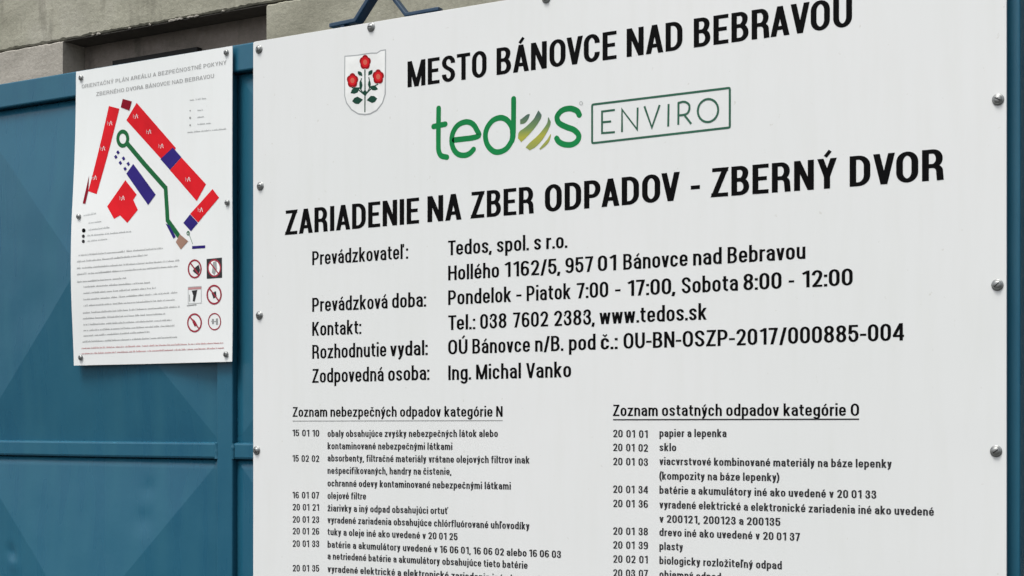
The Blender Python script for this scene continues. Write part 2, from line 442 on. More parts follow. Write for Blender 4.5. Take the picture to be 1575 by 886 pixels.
g('V', .62, '/L,1 C,0; /R,1 C,0'); g('A', .63, '/L,0 C,1; /R,0 C,1; .17*w,.27 .83*w,.27')
g('W', .88, '/L,1 w*.28,0; /w*.28,0 C,1; /C,1 w*.72,0; /w*.72,0 R,1'); g('X', .62, '/L,0 R,1; /L,1 R,0')
g('Y', .60, '/L,1 C,.40; /R,1 C,.40; C,0 C,.46'); g('Z', .56, '0.02,T w,T; 0,B w,B; /R,.95 L,.05')
g('1', .36, 'R,0 R,1; 0,.80 R-t*.2,.93'); g('2', .55, 'L,.70 L,T-a vC,T hR,.74 qL+.02,B,R,.50; L*.4,B w,B')
g('3', .54, 'L,.72 L,T-a vC,T hR-.01,.765 vC,.53 L+.32*(R-L),.53; C,.53 hR,.28 vC,B hL,B+a L,.28')
g('4', .57, 'w*.74,0 w*.74,1; 0,.27 w,.27; /w*.74-t*.15,.97 L*.6,.27')
g('5', .54, 'w-.02,T L+.02,T L,.47; L+.01,.50 qC,.63,L+.05,.63 hR,.40 R,B+a vC,B hL,B+a L,.27')
g('6', .55, 'R,.80 vC,T hL,T-a L,B+a vC,B hR,B+a*.8 R,.36 vC,.565 hL,.40'); g('7', .52, '0,T w,T; /R,.97 w*.36,0')
g('8', .55, 'C,T hR-.01,.765 vC,.53 hL+.01,.765 vC,T; C,.53 hR,.27 vC,B hL,.27 vC,.53')
g('9', .55, 'L,.20 vC,B hR,B+a R,T-a vC,T hL,T-a*.8 L,.64 vC,.435 hR,.60')
g('a', .50, 'L,.52 L,m3 vC,X hR,X-b R,0; R,.43 C,.43 hL,.245 vC,B hR,B+b*.9')
g('b', .52, 'L,0 L,A; L,X-b vC,X hR,X-b R,B+b vC,B hL,B+b'); g('c', .49, 'R,.475 R,m1 vC,X hL,X-b L,B+b vC,B hR,B+b R,.24')
g('d', .52, 'R,0 R,A; R,X-b vC,X hL,X-b L,B+b vC,B hR,B+b')
g('e', .51, 'L,.355 R,.355 R,X-b vC,X hL,X-b L,B+b vC,B hR,B+b*.8')
g('f', .36, 'w*.42,0 w*.42,A-.20 vw,A-t/2; 0,x-.055 w,x-.055')
g('g', .52, 'R,x R,D+b vC,D hL,D+b*.7; R,X-b vC,X hL,X-b L,B+b vC,B hR,B+b')
g('h', .51, 'L,0 L,A; L,X-b vC,X hR,X-b R,0'); g('i', .0, 'L,0 L,x; L,.90 L,1.03'); g('j', .22, 'R,x R,D+.14 v0,D; R,.90 R,1.03')
g('k', .51, 'L,0 L,A; /L,.24 R,x; /L+.35*(R-L),.44 R,0'); g('l', .0, 'L,0 L,A')
g('m', .80, 'L,0 L,x; L,X-b v(L+C)/2,X hC,X-b C,0; C,X-b v(R+C)/2,X hR,X-b R,0')
g('n', .51, 'L,0 L,x; L,X-b vC,X hR,X-b R,0'); g('o', .52, 'R,x/2 R,B+b vC,B hL,B+b L,X-b vC,X hR,X-b R,x/2')
g('p', .52, 'L,-.27 L,x; L,X-b vC,X hR,X-b R,B+b vC,B hL,B+b'); g('r', .34, 'L,0 L,x; L,X-b*1.3 vw,X')
g('s', .48, 'R,.51 R,m4 vC,X hL,.545 sR,.20 vC,B hL,B+b*.8 L,.22')
g('t', .35, 'w*.42,.93 w*.42,B+.15 vw,B; 0,x-.055 w,x-.055'); g('u', .51, 'L,x L,B+b vC,B hR,B+b; R,0 R,x')
g('v', .49, '/L,x C,0; /R,x C,0'); g('w', .74, '/L,x w*.28,0; /w*.28,0 C,x; /C,x w*.72,0; /w*.72,0 R,x')
g('y', .48, '/L,x C,0.02; R,x C+.01,0.03 qL-.02,D,C-.07,D'); g('z', .47, '0,X w,X; 0,B w,B; /R,x-.05 L,.05'); g('x', .5, '/L,0 R,x; /L,x R,0')
g('.', .0, 'L,0 L,.16'); g(',', .0, 'L,.13 L-.05,-.14'); g(':', .0, 'L,0 L,.15; L,.56 L,.71')
g('-', .34, '0,.40 w,.40'); g('/', .42, '/R,1.0 L,-.06'); g('(', .22, 'w,1.08 qw,-.22,-.06,.43'); g(')', .22, '0,1.08 q0,-.22,.28,.43')

def clip_half(poly, y, keep_above):
    out = []
    for i in range(len(poly)):
        p, q = poly[i], poly[(i + 1) % len(poly)]
        ip = (p[1] >= y) == keep_above or p[1] == y; iq = (q[1] >= y) == keep_above or q[1] == y
        if ip: out.append(p)
        if ip != iq:
            t = (y - p[1]) / (q[1] - p[1]); out.append((p[0] + (q[0] - p[0]) * t, y))
    return out

def stroke_polys(pts, t, diag=False, lo=0, hi=1, round_caps=False):
    """outline quads of a pen stroke with mitred corners"""
    P = []
    for p in pts:
        if not P or (abs(p[0] - P[-1][0]) + abs(p[1] - P[-1][1])) > 1e-5: P.append(p)
    if len(P) < 2: return []
    h = t / 2; closed = abs(P[0][0] - P[-1][0]) + abs(P[0][1] - P[-1][1]) < 1e-4 and len(P) > 3
    if diag:
        (x0, y0), (x1, y1) = P[0], P[-1]; l = math.hypot(x1 - x0, y1 - y0); dx, dy = (x1 - x0) / l * t, (y1 - y0) / l * t
        e0 = 1 if min(abs(y0 - lo), abs(y0 - hi)) < .09 else 0; e1 = 1 if min(abs(y1 - lo), abs(y1 - hi)) < .09 else 0
        P = [(x0 - dx * e0, y0 - dy * e0), (x1 + dx * e1, y1 + dy * e1)]
    n = len(P); off = []
    for i in range(n):
        def dr(a, b): l = math.hypot(b[0] - a[0], b[1] - a[1]); return ((b[0] - a[0]) / l, (b[1] - a[1]) / l)
        if closed: d0 = dr(P[i - 1], P[i]) if i else dr(P[-2], P[0]); d1 = dr(P[i], P[i + 1]) if i < n - 1 else dr(P[0], P[1])
        else: d0 = dr(P[i - 1], P[i]) if i else dr(P[0], P[1]); d1 = dr(P[i], P[i + 1]) if i < n - 1 else d0
        tx, ty = d0[0] + d1[0], d0[1] + d1[1]; l = math.hypot(tx, ty) or 1; tx, ty = tx / l, ty / l
        m = min(2.2, 1 / max(.25, tx * d0[0] + ty * d0[1]))
        off.append((-ty * h * m, tx * h * m))
    polys = []
    for i in range(n - 1):
        a, b, oa, ob = P[i], P[i + 1], off[i], off[i + 1]
        q = [(a[0] - oa[0], a[1] - oa[1]), (b[0] - ob[0], b[1] - ob[1]), (b[0] + ob[0], b[1] + ob[1]), (a[0] + oa[0], a[1] + oa[1])]
        if diag: q = clip_half(clip_half(q, lo, True), hi, False)
        if len(q) > 2: polys.append(q)
    if round_caps:
        for c, s in ((P[0], P[1]), (P[-1], P[-2])):
            a0 = math.atan2(c[1] - s[1], c[0] - s[0])
            polys.append([(c[0] + math.cos(a0 + k) * h, c[1] + math.sin(a0 + k) * h) for k in [(-90 + 22.5 * j) * math.pi / 180 for j in range(9)]])
    return polys

def glyph(ch, t, kx, seg, wide=1.0, simple_=False):
    """returns (advance width in cap heights, list of strokes = list of polygons) in cap-height units"""
    nf = unicodedata.normalize('NFD', ch); base, acc = nf[0], nf[1:]
    wd, spec = G[base]
    w_ = max(wd * wide, t * kx) / kx; x = .735; A = 1.04
    if wd == 0: w_ = t
    env = dict(w=w_, t=t, L=t / 2, R=w_ - t / 2, C=w_ / 2, B=t / 2, T=1 - t / 2, x=x, X=x - t / 2, A=A, D=-.27 + t / 2, e=0)
    r = (w_ - t) / 2 * kx
    env['a'] = min(.36, r * 1.25); env['b'] = min(.205, r * 1.08)
    env.update(m1=max(.475, env['X'] - env['b']), m2=max(.70, env['T'] - env['a'] * .9), m3=max(.52, env['X'] - env['b'] * .6), m4=max(.51, env['X'] - env['b'] * .8))
    lo, hi = (0, 1) if not base.islower() else (0, x)
    if base == '/': lo, hi = -.06, 1.0
    out = []
    if base == 'i' and acc: spec = 'L,0 L,x'
    for pts, diag in parse(spec, env, seg):
        out.append([[(px * kx, py) for px, py in q] for q in stroke_polys(pts, t, diag, lo, hi)])
    C = w_ * kx / 2; top = (x if base.islower() else 1.0)
    for a in acc:
        if a == '\u0301': pl = stroke_polys([(C - .055, top + .06), (C + .10, top + .25)], t * .85)
        elif base in 'ltd': pl = stroke_polys([(w_ * kx + .085, 1.04), (w_ * kx + .06, .80)], t * .8)
        else: pl = stroke_polys([(C - .12, top + .22), (C, top + .10), (C + .12, top + .22)], t * .7)
        out.append(pl)
    adv = w_ * kx
    if base in 'ltd' and '\u030c' in acc: adv += .07
    return adv, out

def layout(text, t, kx, seg, gap, space):
    """list of (x, strokes), natural width"""
    x = 0; items = []; prev = None
    for ch in text:
        if ch == ' ': x += space; prev = None; continue
        adv, st = glyph(ch, t, kx, seg)
        if prev:
            k = gap
            if prev + ch in ('AV', 'VO', 'OV', 'PA', 'RA', 'TA', 'VC', 'To', 'Te', 'RN'): k *= .35 if prev + ch != 'RN' else 1
            if unicodedata.normalize('NFD', prev)[0] in 'AVvwyTr-.,:/1' or unicodedata.normalize('NFD', ch)[0] in 'AVvwyTf-.,:/1': k = min(k, gap * .75)
            x += k
        if ch == '1': x += .09 if prev else 0
        items.append((x, st)); x += adv + (.03 if ch == '1' else 0); prev = ch
    return items, x

class Print:
    """collects flat printed shapes on the vertical plane y = Y"""
    def __init__(s, Y): s.Y = Y; s.v = []; s.f = []; s.m = []; s.lay = 0; s.mats = []
    def mi(s, mat):
        if mat not in s.mats: s.mats.append(mat)
        return s.mats.index(mat)
    def poly(s, pts, mat, layer=None):
        y = s.Y - .00001 * (layer if layer is not None else s.lay)
        b = len(s.v); s.v += [(p[0], y, p[1]) for p in pts]; s.f.append(tuple(range(b, b + len(pts)))); s.m.append(s.mi(mat))
    def text(s, text, P0, P1, cap, t, kx, mat, seg=5, gap=.115, space=.24):
        items, nat = layout(text, t, kx, seg, gap, space)
        d = P1 - P0; L = math.hypot(d[0], d[1]); ux, uy = d[0] / L, d[1] / L
        sc = L / (nat * cap)
        for x, strokes in items:
            for k, st in enumerate(strokes):
                for q in st:
                    s.poly([(P0[0] + ux * (x + p[0]) * sc * cap, P0[1] + uy * (x + p[0]) * sc * cap + p[1] * cap) for p in q], mat, k * 2)
    def build(s, name, parent, post=None, cut=None):
        me = bpy.data.meshes.new(name); me.from_pydata(s.v, [], s.f)
        for m in s.mats: me.materials.append(m)
        for p, i in zip(me.polygons, s.m): p.material_index = i
        bm = bmesh.new(); bm.from_mesh(me)
        bmesh.ops.triangulate(bm, faces=[f for f in bm.faces if len(f.verts) > 4], ngon_method='EAR_CLIP')
        for f in bm.faces:
            f.normal_update()
            if f.normal.y > 0: f.normal_flip()
        if cut:
            for _ in range(5):
                es = [e for e in bm.edges if e.calc_length() > cut]
                if not es: break
                bmesh.ops.subdivide_edges(bm, edges=es, cuts=1); bmesh.ops.triangulate(bm, faces=bm.faces)
        if post:
            for v in bm.verts: v.co.y = post(v.co.x, v.co.z) + (v.co.y - s.Y)
        bm.to_mesh(me); bm.free()
        o = bpy.data.objects.new(name, me); link(o, parent); o.matrix_parent_inverse = parent_inv(parent)
        return o

# ------------------------------------------------------------------ the large sign
YS = -.026                       # front face of the board
YP = YS - .0003                  # print
sgn = empty('information_sign', (X(950, YS), YS, at(950, 1100, YS).z), 'large white information board with black lettering, green logo and rose shield', 'sign')
sx0, sx1 = X(389.3, YS), X(1548, YS)
stop = at(389.3, 64.5, YS).z; sbot = at(389.3, 1010, YS).z
def board(x0, x1, z0, z1, y, th, mat, parent, r=.004):
    pts = []
    for cx_, cz, a0 in ((x1 - r, z1 - r, 0), (x0 + r, z1 - r, 90), (x0 + r, z0 + r, 180), (x1 - r, z0 + r, 270)):
        for k in range(4): a = math.radians(a0 + 30 * k); pts.append((cx_ + r * math.cos(a), cz + r * math.sin(a)))
    n = len(pts); vs = [(p[0], y, p[1]) for p in pts] + [(p[0], y + th, p[1]) for p in pts]
    fs = [tuple(reversed(range(n))), tuple(range(n, 2 * n))] + [(i, (i + 1) % n, (i + 1) % n + n, i + n) for i in range(n)]
    o = mesh_obj('board', vs, fs, mat, parent, bevel=.0006)
    bm = bmesh.new(); bm.from_mesh(o.data); bmesh.ops.recalc_face_normals(bm, faces=bm.faces); bm.to_mesh(o.data); bm.free()
    return o
board(sx0, sx1, sbot, stop, YS, .004, BOARD, sgn)

def P2(px, py, Y=YP): v = at(px, py, Y); return Vector((v.x, v.z))
def line(name, words, cap, t, kx, mat, seg=5, gap=.105, space=.36):
    if name == 'heading_lettering' and len(words) > 1:
        for w_ in words: line(name, [w_], cap, t, kx, mat, seg, gap, space)
        return
    pr = Print(YP)
    for (txt, x0, y0, x1, y1) in words: pr.text(txt, P2(x0, y0), P2(x1, y1), cap, t, kx, mat, seg, gap, space)
    return pr.build(name, sgn)
line('heading_lettering', [('MESTO', 626.8, 134.6, 748.3, 118.0), ('BÁNOVCE', 763.7, 115.6, 948.3, 90.2), ('NAD', 963.8, 88.0, 1049.7, 76.0), ('BEBRAVOU', 1067, 73.4, 1310.5, 40.3)], .0455, .132, 1.42, BLACK, 7)
line('heading_lettering', [('ZARIADENIE', 438.6, 361.6, 644.5, 343.4), ('NA', 657.4, 342.0, 709.8, 337.6), ('ZBER', 724.2, 336.2, 821, 328.0), ('ODPADOV', 838, 326.4, 1045.5, 308.0)], .0452, .134, 1.42, BLACK, 7)
line('heading_lettering', [('-', 1062.4, 306.4, 1076.4, 305.2)], .0452, .134, 1.42, BLACK, 7)
line('heading_lettering', [('ZBERNÝ', 1094, 303.6, 1287, 289.0), ('DVOR', 1306.8, 287.4, 1451.6, 276.6)], .0452, .134, 1.42, BLACK, 7)
CB, TB, KB = .0253, .126, 1.36
for words in (
    [('Prevádzkovateľ', 480.2, 407.9, 620.5, 398.2), (':', 624.5, 398.0, 627.7, 397.8)],
    [('Tedos, spol. s r.o.', 689, 392.9, 872.6, 381.2)],
    [('Hollého', 689.3, 431.4, 767.5, 426.6), ('1162/5,', 777, 426.2, 862, 420.8), ('957', 869.6, 420.3, 912.2, 417.8), ('01', 919.5, 417.3, 948.5, 415.6), ('Bánovce', 958.6, 415.0, 1057.5, 409.0), ('nad', 1066, 408.5, 1110, 405.8), ('Bebravou', 1119, 405.2, 1238.7, 398.0)],
    [('Prevádzková', 480.2, 479.6, 596, 474.3), ('doba:', 603, 473.9, 655.3, 471.6)],
    [('Pondelok', 689.3, 469.2, 786, 464.3), ('-', 794, 463.9, 802, 463.5), ('Piatok', 810, 463.1, 877.5, 459.7), ('7:00', 887, 459.2, 935.5, 456.9), ('-', 946, 456.4, 954.5, 456.0), ('17:00,', 966, 455.4, 1039, 451.9), ('Sobota', 1048.5, 451.4, 1135, 447.0), ('8:00', 1143.3, 446.6, 1202, 443.9), ('-', 1213, 443.3, 1221.5, 442.9), ('12:00', 1234.5, 442.3, 1311.4, 438.7)],
    [('Kontakt:', 480.2, 516.6, 555.6, 513.7)],
    [('Tel.:', 689.3, 507.8, 731, 506.3), ('038', 738.5, 506.0, 779, 504.4), ('7602', 789, 504.0, 843, 501.9), ('2383,', 852, 501.6, 915, 499.1), ('www.tedos.sk', 922, 498.8, 1086.7, 491.6)],
    [('Rozhodnutie', 480.2, 551.9, 594, 548.2), ('vydal:', 600, 548.0, 657.8, 546.1)],
    [('OÚ', 689.3, 545.3, 719, 544.3), ('Bánovce', 726.5, 544.0, 815, 541.2), ('n/B.', 823, 540.9, 866.5, 539.6), ('pod', 875, 539.3, 916, 537.9), ('č.:', 924, 537.7, 950, 536.8), ('OU-BN-OSZP-2017/000885-004', 959, 536.5, 1390.5, 523.6)],
    [('Zodpovedná', 480.2, 588.9, 590, 586.2), ('osoba:', 597, 586.0, 660.4, 584.4)],
    [('Ing. Michal Vanko', 689.5, 584.7, 878.3, 580.0)]):
    line('text_line', words, CB, TB, KB, BLACK, 4)
CH = .0178
line('list_heading', [('Zoznam nebezpečných odpadov kategórie N', 450.2, 641, 773, 640.9)], CH, .130, 1.32, BLACK, 3)
line('list_heading', [('Zoznam ostatných odpadov kategórie O', 942.8, 639.9, 1321.3, 639.6)], CH + .0005, .130, 1.32, BLACK, 3)
def rule(x0, y0, x1, y1, wd, mat):
    pr = Print(YP); a, b = P2(x0, y0), P2(x1, y1)
    pr.poly([(a.x, a.y - wd / 2), (b.x, b.y - wd / 2), (b.x, b.y + wd / 2), (a.x, a.y + wd / 2)], mat); pr.build('underline', sgn)
rule(450, 647.6, 773, 646.8, .0014, GREY); rule(942.8, 645.6, 1321.3, 644.8, .0021, SOFT)
CS, TS, KS = .0122, .140, 1.3
left = [
    ('15 01 10', 670.9, [('obaly obsahujúce zvyšky nebezpečných látok alebo', 672, 765.7, 672.2)]),
    (None, 0, [('kontaminované nebezpečnými látkami', 691, 695.7, 692)]),
    ('15 02 02', 710.0, [('absorbenty, filtračné materiály vrátane olejových filtrov inak', 709.6, 814.3, 713)]),
    (None, 0, [('nešpecifikovaných, handry na čistenie,', 728.8, 694.3, 730.5)]),
    (None, 0, [('ochranné odevy kontaminované nebezpečnými látkami', 748.2, 785.7, 753)]),
    ('16 01 07', 766.4, [('olejové filtre', 767.4, 562.9, 768.4)]),
    ('20 01 21', 785.0, [('žiarivky a iný odpad obsahujúci ortuť', 786.4, 688.6, 791)]),
    ('20 01 23', 803.8, [('vyradené zariadenia obsahujúce chlórfluórované uhľovodíky', 804.6, 814.3, 814.6)]),
    ('20 01 26', 821.8, [('tuky a oleje iné ako uvedené v 20 01 25', 823.0, 703.7, 831)]),
    ('20 01 33', 841.0, [('batérie a akumulátory uvedené v 16 06 01, 16 06 02 alebo 16 06 03', 842.3, 862.9, 858.5)]),
    (None, 0, [('a netriedené batérie a akumulátory obsahujúce tieto batérie', 860.2, 811.4, 875)]),
    ('20 01 35', 878.8, [('vyradené elektrické a elektronické zariadenia iné ako uvedené', 880.0, 853, 899)])]
for code, cy, txs in left:
    if code: line('waste_code', [(code, 450, cy, 490.9, cy + .6)], CS, TS, KS, SOFT, 3, .10, .46)
    for (tx, y0, x1, y1) in txs: line('waste_entry', [(tx, 503.8, y0, x1, y1)], CS, TS * 1.05, KS, SOFT, 3)
right = [
    ('20 01 01', 672.4, 'papier a lepenka', 672.0, 1117.4, 672.4), ('20 01 02', 693.7, 'sklo', 693.7, 1040, 693.9),
    ('20 01 03', 715.4, 'viacvrstvové kombinované materiály na báze lepenky', 715.2, 1371.5, 719.6),
    (None, 0, '(kompozity na báze lepenky)', 737.6, 1198.2, 740.2),
    ('20 01 34', 758.0, 'batérie a akumulátory iné ako uvedené v 20 01 33', 759.3, 1347.9, 767.2),
    ('20 01 36', 779.9, 'vyradené elektrické a elektronické zariadenia iné ako uvedené', 781.7, 1436.4, 793.4),
    (None, 0, 'v 200121, 200123 a 200135', 803.6, 1200.2, 809.0),
    ('20 01 38', 822.4, 'drevo iné ako uvedené v 20 01 37', 824.2, 1230.5, 832.2),
    ('20 01 39', 843.8, 'plasty', 845.6, 1050.5, 847.2), ('20 02 01', 865.4, 'biologicky rozložiteľný odpad', 867.6, 1202.5, 875.8),
    ('20 03 07', 887.0, 'objemný odpad', 889.0, 1109, 893.6)]
for code, cy, tx, y0, x1, y1 in right:
    if code: line('waste_code', [(code, 942.9, cy, 996.6, cy + 1.2)], CS, TS, KS, SOFT, 3, .10, .46)
    line('waste_entry', [(tx, 1014.2, y0, x1, y1)], CS, TS * 1.05, KS, SOFT, 3)

# smooth pen strokes and shapes given on the board
def spline(pts, n=7, closed=False):
    P = list(pts); out = []
    if closed: P = [P[-1]] + P + P[:2]
    else: P = [(2 * P[0][0] - P[1][0], 2 * P[0][1] - P[1][1])] + P + [(2 * P[-1][0] - P[-2][0], 2 * P[-1][1] - P[-2][1])]
    for i in range(1, len(P) - 2):
        p0, p1, p2, p3 = P[i - 1:i + 3]
        for k in range(n):
            t = k / n
            out.append(tuple(.5 * (2 * p1[j] + (p2[j] - p0[j]) * t + (2 * p0[j] - 5 * p1[j] + 4 * p2[j] - p3[j]) * t * t + (3 * p1[j] - p0[j] - 3 * p2[j] + p3[j]) * t ** 3) for j in (0, 1)))
    out.append(tuple(P[-2]) if not closed else out[0])
    return out
class Pix:
    """turns coordinates of an enlarged crop of the photograph into the board plane"""
    def __init__(s, ox, oy, k, Y): s.o = (ox, oy, k, Y)
    def __call__(s, x, y): v = at(s.o[0] + x / s.o[2], s.o[1] + y / s.o[2], s.o[3]); return (v.x, v.z)
    def pts(s, L): return [s(*p) for p in L]
A = Pix(640, 130, 6.815, YP)
PEN = .0096
pr = Print(YP)
def pen(pr, pts, wd, mat, smooth=True, caps=True, n=7, closed=False):
    P = spline(pts, n, closed) if smooth else pts
    for q in stroke_polys(P, wd, round_caps=caps and not closed): pr.poly(q, mat)
    pr.lay += 2
def ell(cx_, cy, rx, ry, a0=0, a1=360, n=28, tilt=0):
    return [(cx_ + rx * math.cos(math.radians(a0 + (a1 - a0) * k / n)), cy - ry * math.sin(math.radians(a0 + (a1 - a0) * k / n)) + tilt * math.cos(math.radians(a0 + (a1 - a0) * k / n))) for k in range(n + 1)]
pen(pr, A.pts([(236, 250), (234, 420), (233, 600), (236, 690), (262, 745), (322, 762)]), PEN, GREEN); pr.build('logo_lettering', sgn); pr = Print(YP)
pr.lay = 1; pen(pr, A.pts([(183, 440), (305, 415)]), PEN, GREEN); pr.build('logo_lettering', sgn); pr = Print(YP)
pen(pr, A.pts([(400, 582)] + [(642, 545), (632, 470), (588, 410), (520, 392), (440, 425), (388, 500), (372, 590), (392, 675), (440, 730), (505, 742), (560, 722), (602, 680)]), PEN, GREEN, n=6)
pr.build('logo_lettering', sgn); pr = Print(YP)
pen(pr, A.pts([(1012, 520), (1000, 440), (948, 370), (880, 348), (800, 380), (742, 460), (726, 550), (752, 640), (812, 700), (880, 705), (950, 668), (1000, 590), (1012, 520)]), PEN, GREEN, n=6)
pen(pr, A.pts([(1022, 150), (1021, 350), (1018, 520), (1005, 590)]), PEN, GREEN); pr.build('logo_lettering', sgn); pr = Print(YP)
B_ = Pix(800, 130, 7.386, YP)
pen(pr, B_.pts([(672, 345), (645, 300), (565, 272), (475, 296), (420, 365), (440, 435), (520, 480), (610, 515), (664, 575), (650, 640), (585, 682), (500, 680), (440, 650), (415, 612)]), PEN, GREEN, n=6)
pr.build('logo_lettering', sgn); pr = Print(YP)
def band(pr, a, b, mat):
    a, b = spline(a, 5), spline(b, 5)
    for i in range(len(a) - 1): pr.poly([a[i], a[i + 1], b[i + 1], b[i]], mat)
    pr.lay += 2
band(pr, B_.pts([(0, 400), (40, 370), (80, 340), (110, 335)]), B_.pts([(0, 450), (50, 440), (90, 395), (110, 338)]), GLOBE)
band(pr, B_.pts([(205, 298), (150, 395), (60, 485), (-12, 540), (-25, 610)]), B_.pts([(214, 298), (242, 365), (175, 480), (80, 590), (12, 655)]), GLOBE)
band(pr, B_.pts([(318, 375), (300, 450), (210, 570), (110, 660), (62, 715)]), B_.pts([(326, 375), (345, 450), (270, 600), (185, 700), (110, 748)]), GLOBE)
band(pr, B_.pts([(346, 560), (310, 620), (260, 680), (218, 730)]), B_.pts([(350, 572), (330, 645), (285, 700), (228, 742)]), GLOBE)
pr.build('logo_emblem', sgn); pr = Print(YP)
pen(pr, B_.pts(ell(692, 213, 17, 20)), .0011, LGREY, False); 
pr.build('registered_mark', sgn); pr = Print(YP)
E_ = Pix(900, 120, 6.5625, YP); LW = .0036
def rr_px(x0, ytl, x1, ytr, ybl, ybr, r=14):
    return [(x0, ytl + r), (x0 + 4, ytl + 3), (x0 + r, ytl - 1), (x1 - r, ytr + 1), (x1 - 4, ytr + 3), (x1, ytr + r), (x1, ybr - r), (x1 - 4, ybr - 3), (x1 - r, ybr + 1), (x0 + r, ybl - 1), (x0 + 4, ybl - 3), (x0, ybl - r), (x0, ytl + r)]
pen(pr, E_.pts(rr_px(70, 268, 1460, 100, 658, 500)), LW, THIN, False, False); pr.build('logo_frame', sgn); pr = Print(YP)
T2 = LW * .95
for L in ([(300, 322), (170, 338), (170, 556), (300, 546)], [(172, 447), (262, 438)], [(372, 545), (372, 318), (525, 520), (530, 298)], [(598, 285), (673, 500), (752, 272)], [(842, 262), (838, 490)], [(940, 472), (942, 248)], [(1000, 372), (1070, 462)]):
    pen(pr, E_.pts(L), T2, THIN, False, False)
pen(pr, E_.pts([(942, 250), (1000, 240), (1045, 265), (1052, 310), (1035, 352), (1000, 370), (942, 378)]), T2, THIN)
pen(pr, E_.pts(ell(1240, 328, 103, 116, tilt=-6)), T2, THIN, False, False)
pr.build('logo_lettering', sgn)
# rose shield
S_ = Pix(500, 50, 5.908, YP); pr = Print(YP)
sh = [(180, 216), (240, 212), (300, 206), (360, 196), (420, 188), (470, 188), (505, 165), (548, 158), (549, 200), (547, 400), (545, 560), (520, 640), (470, 705), (410, 738), (362, 745), (300, 738), (240, 700), (195, 640), (178, 575), (178, 400)]
pr.poly(S_.pts(sh), PWHITE); pr.lay = 2
pen(pr, S_.pts(sh + [sh[0]]), .0021, SILVER, False, False)
pen(pr, S_.pts([(362, 340), (363, 500), (362, 720)]), .0026, LEAF)
for L in ([(245, 500), (300, 520), (350, 560)], [(480, 470), (430, 500), (372, 560)], [(330, 420), (318, 500), (360, 570)], [(398, 410), (408, 490), (368, 570)]): pen(pr, S_.pts(L), .0022, LEAF)
def leaf(x0, y0, x1, y1, wd):
    dx, dy = x1 - x0, y1 - y0; nx, ny = -dy * wd, dx * wd
    L = [(x0, y0), (x0 + dx * .25 + nx * .8, y0 + dy * .25 + ny * .8), (x0 + dx * .55 + nx, y0 + dy * .55 + ny), (x1, y1), (x0 + dx * .55 - nx, y0 + dy * .55 - ny), (x0 + dx * .25 - nx * .8, y0 + dy * .25 - ny * .8)]
    pr.poly(S_.pts(L), LEAF); pr.lay += 2
for L in ((298, 352, 340, 398, .28), (430, 340, 392, 392, .28), (232, 552, 322, 498, .26), (482, 515, 398, 492, .26), (246, 625, 345, 610, .34), (475, 600, 378, 615, .34), (322, 430, 330, 520, .16), (404, 430, 402, 510, .16), (345, 540, 384, 545, .5)): leaf(*L)
for (cx_, cy) in ((365, 270), (250, 436), (484, 402)):
    for k in range(5):
        a = math.radians(90 + 72 * k); pr.poly(S_.pts(ell(cx_ + 24 * math.cos(a), cy - 32 * math.sin(a), 29, 36, n=12)[:-1]), ROSE); pr.lay += 1
    pr.lay += 2; pr.poly(S_.pts(ell(cx_, cy, 36, 46, n=14)[:-1]), RED); pr.lay += 2
    pr.poly(S_.pts(ell(cx_, cy, 19, 25, n=12)[:-1]), ROSEC); pr.lay += 2
pr.build('shield_emblem', sgn)

# screws: washer and slotted pan head, one mesh each, shared
def bolt_mesh(name, slot, washer):
    vs = []; fs = []; n = 20
    prof = [(.0088, 0), (.0088, -.0012), (.0070, -.0016)] if washer else [(.0070, 0)]
    prof += [(.0068, -.0016 if washer else -.0004), (.0066, -.0034), (.0057, -.0048), (.0042, -.0056), (.0022, -.0059)]
    for (r, y) in prof:
        for k in range(n): a = 2 * math.pi * k / n; vs.append((r * math.cos(a), y, r * math.sin(a)))
    for j in range(len(prof) - 1):
        for k in range(n): fs.append((j * n + k, (j + 1) * n + k, (j + 1) * n + (k + 1) % n, j * n + (k + 1) % n))
    m = len(prof) - 1; fs.append(tuple(m * n + k for k in reversed(range(n))))
    me = bpy.data.meshes.new(name); me.from_pydata(vs, [], fs); me.materials.append(STEEL)
    bm = bmesh.new(); bm.from_mesh(me)
    bmesh.ops.recalc_face_normals(bm, faces=bm.faces)
    if slot:
        c, s = math.cos(slot), math.sin(slot)
        for v in bm.verts:
            pass
    bm.to_mesh(me); bm.free()
    for p in me.polygons: p.use_smooth = not slot or True
    return me
BM1, BM2 = bolt_mesh('bolt', .5, True), bolt_mesh('bolt', 0, False)
SLOT = bpy.data.meshes.new('bolt_slot'); v, f = box_vf(-.0044, .0044, -.0062, -.0052, -.0008, .0008)
SLOT.from_pydata(v, [], f); SLOT.materials.append(DARK)
def bolt(px, py, Y, parent, me=BM2, sc=1.0):
    p = at(px, py, Y - .003); o = bpy.data.objects.new('bolt', me); link(o, parent)
    o.matrix_parent_inverse = parent_inv(parent); o.location = (p.x, Y, p.z); o.scale = (sc,) * 3
    o.rotation_euler = (random.uniform(-.04, .04), random.uniform(0, 3.1), random.uniform(-.04, .04))
    s = bpy.data.objects.new('bolt_slot', SLOT); link(s, o)
    return o
for (px, py) in ((397, 75.5), (399, 286), (397.5, 485), (393.5, 693), (569.5, 41.5), (839, -3), (1120, -48), (1400, -95), (1534.5, 152.5), (1533.5, 438), (1531.5, 694), (392, 905)):
    bolt(px, py, YS, sgn, BM1, .92 if px < 1000 else .96)

